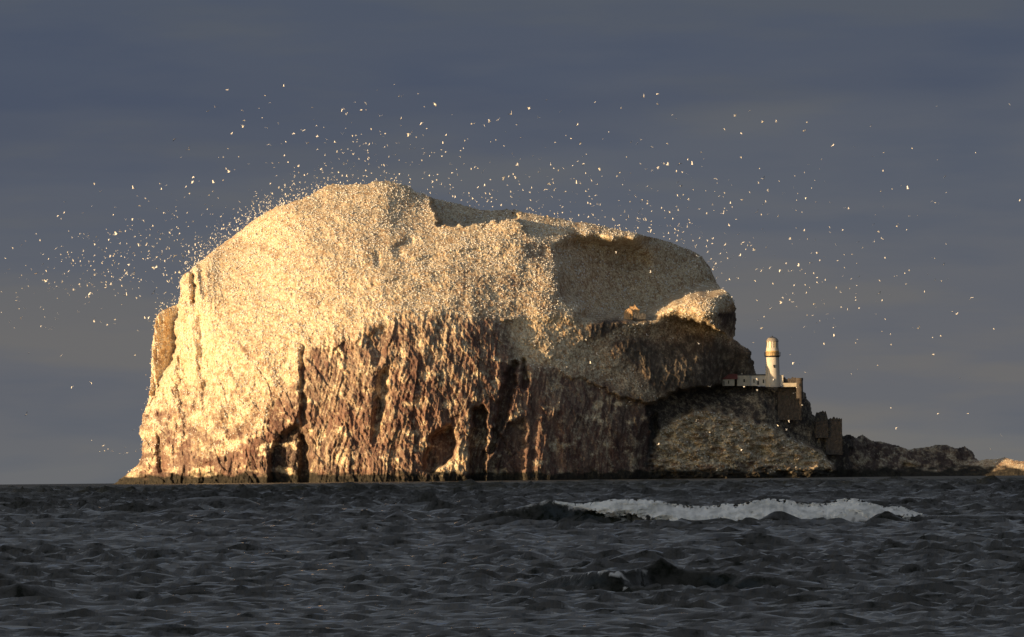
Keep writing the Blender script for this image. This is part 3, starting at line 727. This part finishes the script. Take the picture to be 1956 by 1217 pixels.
dm = lathe('dome', [(2.28, ZZ(652.6)), (2.34, ZZ(651.9)), (2.25, ZZ(650.4)), (2.0, ZZ(648.0)), (1.6, ZZ(645.8)), (1.0, ZZ(644.2)), (0.45, ZZ(643.5)), (0.3, ZZ(642.8)), (0.15, ZZ(641.6)), (0.0, ZZ(641.4))], DOME, lh, 28)
for i in range(2):
    zq = ZZ(700 if i else 690); 
    w_ = box('window', -0.35 + 0.5 * i, 0.35 + 0.5 * i, -2.42 - 0.07 * i, -2.0, zq - 0.6, zq + 0.6, PANE, lh)

def along(Xa, Xb, dep): return (vec(Xa, 734, dep).x, vec(Xb, 734, dep).x)
def zof(Y, X, dep): return vec(X, Y, dep).z
kd = LD - 0.8
kh = empty('keepers_house', vec(1450, 735.5, kd), 'long flat roofed white keepers house at the foot of the lighthouse', 'house')
o_ = kh.location
def LX(X): return vec(X, 734, kd).x - o_.x
def LZ(Y, X=1450): return vec(X, Y, kd).z - o_.z
box('wall', LX(1432), LX(1496), 0, 6.0, LZ(737), LZ(718.5), WHITE, kh)
box('gable_wall', LX(1408), LX(1431.9), -0.9, 6.0, LZ(737), LZ(717.2), CREAM, kh, label='cream coloured end block of the house')
box('parapet', LX(1431), LX(1497), -0.12, 6.1, LZ(718.4), LZ(717.2), CREAM, kh)
box('roof', LX(1409), LX(1472), 0.6, 5.8, LZ(717.1), LZ(714.8), SLATE, kh)
for (xa, xb, ya, yb) in ((1446.5, 1450, 728, 735), (1457, 1459.5, 725, 732), (1462.5, 1465, 724.5, 734.5), (1439, 1441.5, 724, 731), (1472, 1474, 724, 730), (1480, 1482, 724, 730), (1487, 1489, 724, 730)):
    w_ = box('door' if yb > 734 else 'window', LX(xa), LX(xb), -0.06, 0.3, LZ(yb), LZ(ya), PANE if yb < 734 else SLATE, kh)
box('window', LX(1420), LX(1423), -0.98, -0.7, LZ(730), LZ(724), PANE, kh)
for xa in (1416, 1468):
    ch = box('chimney', LX(xa), LX(xa + 3), 2, 3, LZ(714.8), LZ(712.2), CREAM, kh)
st_ = empty('store_shed', vec(1394, 735.5, LD - 3), 'small pale store with a red pitched roof left of the keepers house', 'shed')
o_ = st_.location
kd2 = LD - 3
def SX(X): return vec(X, 734, kd2).x - o_.x
def SZ(Y): return vec(1394, Y, kd2).z - o_.z
box('wall', SX(1380.5), SX(1403), 0, 4.5, SZ(737), SZ(724.4), CREAM, st_)
x0_, x1_, z0_, z1_ = SX(1384), SX(1410), SZ(724.3), SZ(714.5)
mesh_obj('roof', [(SX(1379.5), -0.35, z0_), (SX(1409), -0.35, z0_), (SX(1409), 4.9, z0_), (SX(1379.5), 4.9, z0_), (SX(1392), 2.2, z1_), (SX(1409), 2.2, z1_)],
         [(0, 1, 5, 4), (2, 3, 4, 5), (3, 0, 4), (1, 2, 5), (0, 3, 2, 1)], RED, st_)
box('window', SX(1390.5), SX(1393), -0.05, 0.3, SZ(733), SZ(727), PANE, st_)
box('door', SX(1381.6), SX(1384), -0.05, 0.3, SZ(736), SZ(728), SLATE, st_)
# low white boundary wall, the small turret and the ruined curtain walls
bw = box('boundary_wall', vec(1496, 735, kd).x, vec(1528, 735, kd).x, kd - 0.3, kd + 0.3, vec(1512, 739, kd).z, vec(1512, 731.5, kd).z, CREAM, None)
tag(bw, 'low whitewashed wall running right from the keepers house to the turret', 'wall')
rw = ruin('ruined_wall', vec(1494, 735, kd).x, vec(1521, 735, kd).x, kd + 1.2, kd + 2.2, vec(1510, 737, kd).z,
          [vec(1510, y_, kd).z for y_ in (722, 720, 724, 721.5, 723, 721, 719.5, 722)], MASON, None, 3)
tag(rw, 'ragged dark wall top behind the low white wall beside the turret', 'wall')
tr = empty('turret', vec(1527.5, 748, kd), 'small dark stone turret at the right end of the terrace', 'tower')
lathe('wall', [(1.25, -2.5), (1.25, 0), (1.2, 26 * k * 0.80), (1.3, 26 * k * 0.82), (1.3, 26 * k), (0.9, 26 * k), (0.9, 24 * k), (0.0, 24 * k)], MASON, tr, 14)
box('window', -0.25, 0.25, -1.27, -1.0, 10 * k, 15 * k, PANE, tr)
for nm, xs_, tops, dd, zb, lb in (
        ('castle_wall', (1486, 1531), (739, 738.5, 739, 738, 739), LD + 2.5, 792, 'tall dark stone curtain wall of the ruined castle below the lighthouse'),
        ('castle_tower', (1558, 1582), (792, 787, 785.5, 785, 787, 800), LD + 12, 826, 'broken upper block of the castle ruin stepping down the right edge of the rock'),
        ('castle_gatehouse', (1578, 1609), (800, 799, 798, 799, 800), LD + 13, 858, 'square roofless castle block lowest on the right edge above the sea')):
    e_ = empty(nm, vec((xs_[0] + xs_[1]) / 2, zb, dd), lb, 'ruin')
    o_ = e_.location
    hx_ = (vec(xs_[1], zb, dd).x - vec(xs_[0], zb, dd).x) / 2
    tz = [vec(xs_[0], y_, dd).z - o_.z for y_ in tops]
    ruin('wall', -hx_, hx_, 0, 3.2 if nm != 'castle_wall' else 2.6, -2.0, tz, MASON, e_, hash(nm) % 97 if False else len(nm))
    nwin = 2 if nm != 'castle_wall' else 4
    for i in range(nwin):
        xw = -hx_ * 0.6 + i * hx_ * 1.2 / max(1, nwin - 1); zw = max(tz) * 0.62
        box('window', xw - 0.3, xw + 0.3, -0.13, 0.2, zw - 0.55, zw + 0.45, PANE, e_)
# the little chapel on the ledge
CD = depth_at(1215, 613) - 1.0
cp = empty('chapel_ruin', vec(1212, 607.5, CD), 'small roofless chapel with sunlit ochre gable on the ledge in the middle of the rock', 'ruin')
o_ = cp.location
def CX(X): return vec(X, 607, CD).x - o_.x
def CZ(Y): return vec(1212, Y, CD).z - o_.z
ruin('gable_wall', CX(1192), CX(1208), 0, 1.0, CZ(610), [CZ(y_) for y_ in (597, 592, 587, 590, 592)], GABLE, cp, 5)
ruin('rear_wall', CX(1203), CX(1222), 2.6, 3.6, CZ(610), [CZ(y_) for y_ in (584, 585, 583.5, 588, 592)], GABLE, cp, 6)
ruin('interior_shade_wall', CX(1208.5), CX(1234), 0.2, 1.1, CZ(610), [CZ(y_) for y_ in (598, 598.5, 598, 599, 600)], SLATE, cp, 7, label='wall coloured dark as the shaded interior')  # dark slate colour stands in for the shade inside the chapel
box('doorway', CX(1204), CX(1206), -0.12, 0.2, CZ(607), CZ(600), PANE, cp)

# ------------------------------------------------------------------ gannets
def gannet_mesh(name, up, fold, sweep):
    v = []; f = []
    # body: spindle of six rings
    prof = [(-0.50, 0.015, 0.0), (-0.30, 0.09, 0.0), (-0.05, 0.14, 0.0), (0.18, 0.13, 0.02), (0.34, 0.075, 0.05), (0.42, 0.06, 0.06), (0.52, 0.012, 0.05)]
    ns = 6
    for y_, r_, z_ in prof:
        for q_ in range(ns):
            a_ = q_ * 2 * math.pi / ns
            v.append((r_ * math.cos(a_), y_, z_ + r_ * math.sin(a_)))
    for i in range(len(prof) - 1):
        for q_ in range(ns):
            f.append((i * ns + q_, i * ns + (q_ + 1) % ns, (i + 1) * ns + (q_ + 1) % ns, (i + 1) * ns + q_))
    tips = []
    for s_ in (-1, 1):
        b_ = len(v)
        st3 = [(0.08, 0.24, -0.18, 0.05), (0.42, 0.28 - sweep * 0.1, -0.14 - sweep * 0.1, 0.05 + 0.42 * up), (0.72, 0.18 - sweep * 0.4, -0.12 - sweep * 0.4, 0.05 + 0.6 * up * fold), (0.95, -0.02 - sweep * 0.7, -0.05 - sweep * 0.7, 0.05 + 0.55 * up * fold)]
        for (x_, ya, yb_, z_) in st3:
            v += [(s_ * x_, ya, z_), (s_ * x_, yb_, z_), (s_ * x_, (ya + yb_) / 2, z_ + 0.035)]
        for i in range(3):
            p_ = b_ + i * 3; q_ = p_ + 3
            for a_, c_ in ((0, 1), (1, 2), (2, 0)):
                f.append((p_ + a_, q_ + a_, q_ + c_, p_ + c_))
            if i == 2: tips.append(len(f) - 3)
    me = bpy.data.meshes.new(name); me.from_pydata(v, [], f)
    me.materials.append(BIRD); me.materials.append(TIP)
    for t_ in tips:
        for q_ in range(3): me.polygons[t_ + q_].material_index = 1
    me.update(); return me
BIRD = simple_mat('white plumage', (0.86, 0.88, 0.90), 0.6, 0.01, 1.0)
TIP = simple_mat('black wing tips', (0.03, 0.03, 0.03), 0.7, 0.05, 1.0)
BM = [gannet_mesh('gannet', *q_) for q_ in ((0.55, 1.0, 0.2), (-0.35, 1.3, 0.3), (0.15, 0.9, 0.5), (0.9, 1.1, 0.1), (-0.7, 1.0, 0.3))]
big = """654,209 690,210 699,197 726,222 766,227 780,256 805,235 831,200 952,229 935,233 925,239 1256,180 1230,185 1256,199 1245,280 1404,222 1457,232 1536,250 1591,278 1734,361
333,266 361,286 370,338 368,347 408,349 437,329 514,276 546,271 606,261 587,274 434,172 464,240 511,244 562,255 579,250 1011,208 977,218 1103,239 1109,275 1114,313 1145,322 1184,330
962,340 986,341 988,316 1048,351 1042,362 1052,315 1101,350 1298,313 1322,314 1275,315 1257,321 1367,341 1301,356 1459,342 1467,364 1417,382 1447,405 1382,408 1393,431 1220,418 1201,415
1385,468 1420,463 1441,478 1509,457 1685,456 1547,502 1562,484 1525,508 1490,516 1680,561 1855,569 1827,600 1755,627 1783,677 1473,589 1492,579 1454,628 254,360 268,393 274,421 222,448 229,442
264,466 334,488 350,489 348,485 361,482 364,492 377,503 256,524 171,562 212,544 242,564 294,560 292,511 298,511 246,505 343,521 88,538 68,523 141,554 202,549 51,792 197,852"""
small = """542,165 507,183 411,205 462,211 495,207 516,196 396,213 466,230 501,225 532,235 345,301 442,256 436,284 456,299 474,313 538,275 622,273 607,285 600,229 605,240 619,244 596,205 449,324 432,323
509,311 520,312 524,320 533,311 550,309 543,298 570,318 571,329 564,337 613,324 617,330 622,316 647,330 652,286 644,291 657,311 559,352 644,343 901,237 888,269 880,288 846,274 843,286 851,291 844,299
829,292 809,284 792,283 783,285 709,246 661,245 675,295 686,304 664,308 657,312 705,315 736,340 864,330 858,341 834,344 836,333 820,336 900,324 937,343 832,370 859,369 903,380 882,382 913,358 937,374
815,246 718,275 988,239 966,252 994,263 1091,265 1113,299 1058,322 1012,367 1108,350 1149,337 1179,337 1197,300 1224,267 1095,368 1126,375 1138,373 1136,196 976,367 982,370 976,376 979,293
1283,220 1274,274 1483,233 1541,234 1416,255 1383,246 1339,291 1415,300 1269,312 1292,328 1304,329 1449,348 1340,318 1463,386 1406,419 1336,400 1373,375 1315,381 1278,407 1227,382 1222,404 1244,423
1241,435 1243,441 1304,434 1297,429 1295,440 1277,446 1303,457 1336,456 1361,465 1429,470 1536,441 1522,436 1390,493 1414,488 1445,514 1364,510 1471,511 1442,536 1410,531 1182,383 1539,378 1559,386
1614,398 1621,399 1677,442 1664,241 1575,490 1613,487 1610,439 1948,383 1600,498 1593,642 1606,559 1561,530 1546,549 1495,568 1555,580 1514,577 1552,603 1448,612 1803,506 1737,517 1714,527
1635,573 1515,693 1626,714 1691,610 1834,722 1797,642 253,418 313,406 329,409 339,415 358,406 362,370 191,366 123,386 111,412 249,438 267,446 288,439 308,447 324,445 338,433 342,437 181,466 196,478
294,472 320,472 318,476 255,483 232,489 282,493 300,491 373,457 373,466 368,474 307,499 241,517 362,512 368,507 320,538 328,533 181,526 211,488 119,539 94,551 109,550 268,566 230,535 250,538 194,539
149,596 107,610 96,628 40,607 205,621 220,611 192,614 180,615 263,631 284,606 277,608 285,614 117,680 258,679 31,574 34,567 137,739 174,731 1712,817 1792,790 1849,790 1913,832 1892,858"""
def prs(t): return [tuple(float(q_) for q_ in w_.split(',')) for w_ in t.split()]
SPECIAL = {(434, 172): 'topmost white gannet of the flock, above the left shoulder of the rock', (831, 200): 'lone bright gannet high above the saddle right of the summit',
           (1734, 361): 'lone bright gannet in empty sky at the far right, level with the summit', (1948, 383): 'gannet at the right edge of the sky, farthest right of all',
           (1855, 569): 'bright gannet far right of the lighthouse, higher of a spaced out pair', (1827, 600): 'bright gannet far right of the lighthouse, lower of a spaced out pair',
           (1783, 677): 'gannet low over the sea far right, level with the lantern', (1680, 561): 'bright gannet right of the lighthouse and above its lantern, standing alone',
           (1591, 278): 'rightmost bright gannet of the high loose row at upper right', (1256, 180): 'topmost of three bright gannets in a triangle above the right crest',
           (1230, 185): 'left one of three bright gannets in a triangle above the right crest', (1256, 199): 'lowest of three bright gannets in a triangle above the right crest',
           (370, 338): 'upper of two gannets nearly touching above the left shoulder', (368, 347): 'lower of two gannets nearly touching above the left shoulder',
           (51, 792): 'gannet low over the sea at the far left, all by itself', (197, 852): 'gannet skimming low just left of the foot of the cliff',
           (1454, 628): 'gannet flying just above the lighthouse dome to its left', (1509, 457): 'large bright gannet right of the promontory, alone among faint birds',
           (1734, 362): 'x', (1755, 627): 'gannet right of the lighthouse, between it and the far right pair', (40, 607): 'faint gannet nearest the left edge of the sky, level with the panel cliff'}
def sector(X, Y):
    if X < 300: return ('gannets wheeling over the sea left of the rock', 'white gannet over the sea left of the rock')
    if X < 560: return ('gannets above the left shoulder of the rock', 'white gannet flying above the left shoulder of the rock')
    if X < 830: return ('gannets circling above the summit', 'white gannet circling in the sky above the summit')
    if X < 1120: return ('gannets above the saddle', 'white gannet flying above the saddle right of the summit')
    if X < 1370: return ('gannets above the right crest', 'white gannet flying above the descending right crest')
    if Y < 420: return ('gannets high at upper right', 'white gannet high in the sky right of the rock')
    return ('gannets over the lighthouse side', 'white gannet right of the promontory near the lighthouse')
L = [(p, 1) for p in prs(big)] + [(p, 0) for p in prs(small)]
OUTP = np.array(OUT)
def topY(x_): 
    sel = OUTP[(OUTP[:, 0] > 262) & (OUTP[:, 0] < 1610)]
    return np.interp(x_, sel[:, 0], sel[:, 1])
seen = set(); placed = 0
extra = []
for (X, Y), bg in L:
    if (X, Y) in seen: continue
    seen.add((X, Y))
    if placed >= 300: extra.append((X, Y, bg)); continue
    g_, lb = sector(X, Y)
    o = bpy.data.objects.new('gannet', random.choice(BM)); scn.collection.objects.link(o)
    dep = DIST + random.uniform(-160, 60)
    o.location = vec(X, Y, dep)
    s_ = random.uniform(0.98, 1.2) if bg else random.uniform(0.58, 0.8)
    o.scale = (s_,) * 3
    o.rotation_euler = (random.uniform(-0.5, 0.5), random.uniform(-0.9, 0.9), random.uniform(-3.1, 3.1))
    if (X, Y) in SPECIAL: tag(o, SPECIAL[(X, Y)], 'bird', 'bright gannets that stand out from the flock')
    else:
        up_ = (topY(X) if 262 < X < 1500 else 700) - Y
        hw = ('well up in the sky' if up_ > 150 else 'midway up' if up_ > 60 else 'close to the outline') if 262 < X < 1500 else ('upper flock' if Y < 480 else 'lower flock')
        sz = 'bright' if bg else 'small faint'
        tag(o, lb.replace('white gannet', sz + ' gannet') + ', ' + hw, 'bird', sz + ' ' + g_ + ', ' + hw)
    placed += 1
# the rest of the flock, faint birds too many to pick apart
fl = [(x_, y_, 0.75) for x_, y_, b_ in extra]
while len(fl) < 1700:
    t_ = random.random()
    if t_ < 0.62:
        x_ = random.uniform(300, 1400) if random.random() < 0.6 else random.gauss(460, 110)
        y_ = topY(x_) - random.expovariate(1 / (14 if x_ < 640 else 60)) - 1
    elif t_ < 0.84:
        x_ = random.gauss(235, 115); y_ = 470 + (300 - x_) * 0.25 + random.gauss(0, 50)
    else:
        x_ = random.gauss(1520, 190); y_ = random.gauss(480, 120)
    if not (0 < x_ < 1950 and 150 < y_ < 880): continue
    if 262 < x_ < 1620 and y_ > topY(x_): continue
    fl.append((x_, y_, random.uniform(0.34, 0.66)))
for _ in range(34):     # birds crossing in front of the shaded faces
    x_ = random.uniform(1060, 1560); fl.append((x_, random.uniform(470, 900) if x_ < 1380 else random.uniform(700, 900), 0.8))
vs = []; fs = []; mi = []
for x_, y_, s_ in fl:
    me = random.choice(BM)
    dep = DIST + (random.uniform(-150, 80) if y_ < 460 or x_ < 300 or x_ > 1450 else random.uniform(-120, -20))
    M = Matrix.Translation(vec(x_, y_, dep)) @ Matrix.Rotation(random.uniform(-3.1, 3.1), 4, 'Z') @ Matrix.Rotation(random.uniform(-0.9, 0.9), 4, 'Y') @ Matrix.Scale(s_, 4)
    b_ = len(vs); vs += [tuple(M @ v_.co) for v_ in me.vertices]
    for p_ in me.polygons: fs.append(tuple(b_ + i_ for i_ in p_.vertices)); mi.append(0)
fo_ = mesh_obj('gannet_flock', vs, fs, BIRD, kind='stuff', label='faint distant gannets filling the sky round the rock')
fo_.data.materials.append(TIP); fo_.data.polygons.foreach_set('material_index', mi)

# birds sitting on the ground: a small lump each
gu = guano * mask * (1 - tide) * (1 - 0.9 * rock) * (1 - 0.75 * land) * (1 - 0.85 * slope) * (1 - 0.4 * bowl) * (1 - 0.95 * region(P_SPIT, 2)) * (1 - 0.8 * region(P_TIP, 2))
gu = np.where(GY < 905, gu, 0) * (0.35 + 0.65 * sstep(-0.3, 0.3, fbm(xm / 5, zm / 4, 501, 4)))
gi = (ok & (gu > 0.05))
iy_, ix_ = np.nonzero(gi); w_ = gu[iy_, ix_]; w_ = w_ / w_.sum()
NB = 16000
sel = rng.choice(len(w_), NB, replace=True, p=w_)
iy_, ix_ = iy_[sel], ix_[sel]
bp_ = np.stack([wxp[iy_, ix_], wyp[iy_, ix_] - 0.12, wzp[iy_, ix_]], 1) + rng.normal(0, 0.18, (NB, 3)) * [1, 0.2, 1]
tv = np.array([(0, -0.42, 0.10), (0.16, 0, 0.0), (-0.16, 0, 0.0), (0, 0, 0.34), (0.02, 0.40, 0.42), (0, 0.05, -0.2)])
tf_ = np.array([(0, 1, 3), (0, 3, 2), (1, 4, 3), (3, 4, 2), (0, 5, 1), (0, 2, 5), (1, 5, 4), (2, 4, 5)])
ang = rng.uniform(0, 6.283, NB); sc_ = rng.uniform(0.55, 1.0, NB)
ca, sa = np.cos(ang), np.sin(ang)
vx = (tv[None, :, 0] * ca[:, None] - tv[None, :, 1] * sa[:, None]) * sc_[:, None]
vy = (tv[None, :, 0] * sa[:, None] + tv[None, :, 1] * ca[:, None]) * sc_[:, None]
vz = tv[None, :, 2] * sc_[:, None] + 0 * vx
BV = np.stack([vx, vy, vz], 2) + bp_[:, None, :]
BF = (tf_[None] + (np.arange(NB) * 6)[:, None, None]).reshape(-1, 3)
mesh_obj('gannet_colony', BV.reshape(-1, 3), BF, BIRD, kind='stuff', label='thousands of nesting gannets whitening the upper slopes')
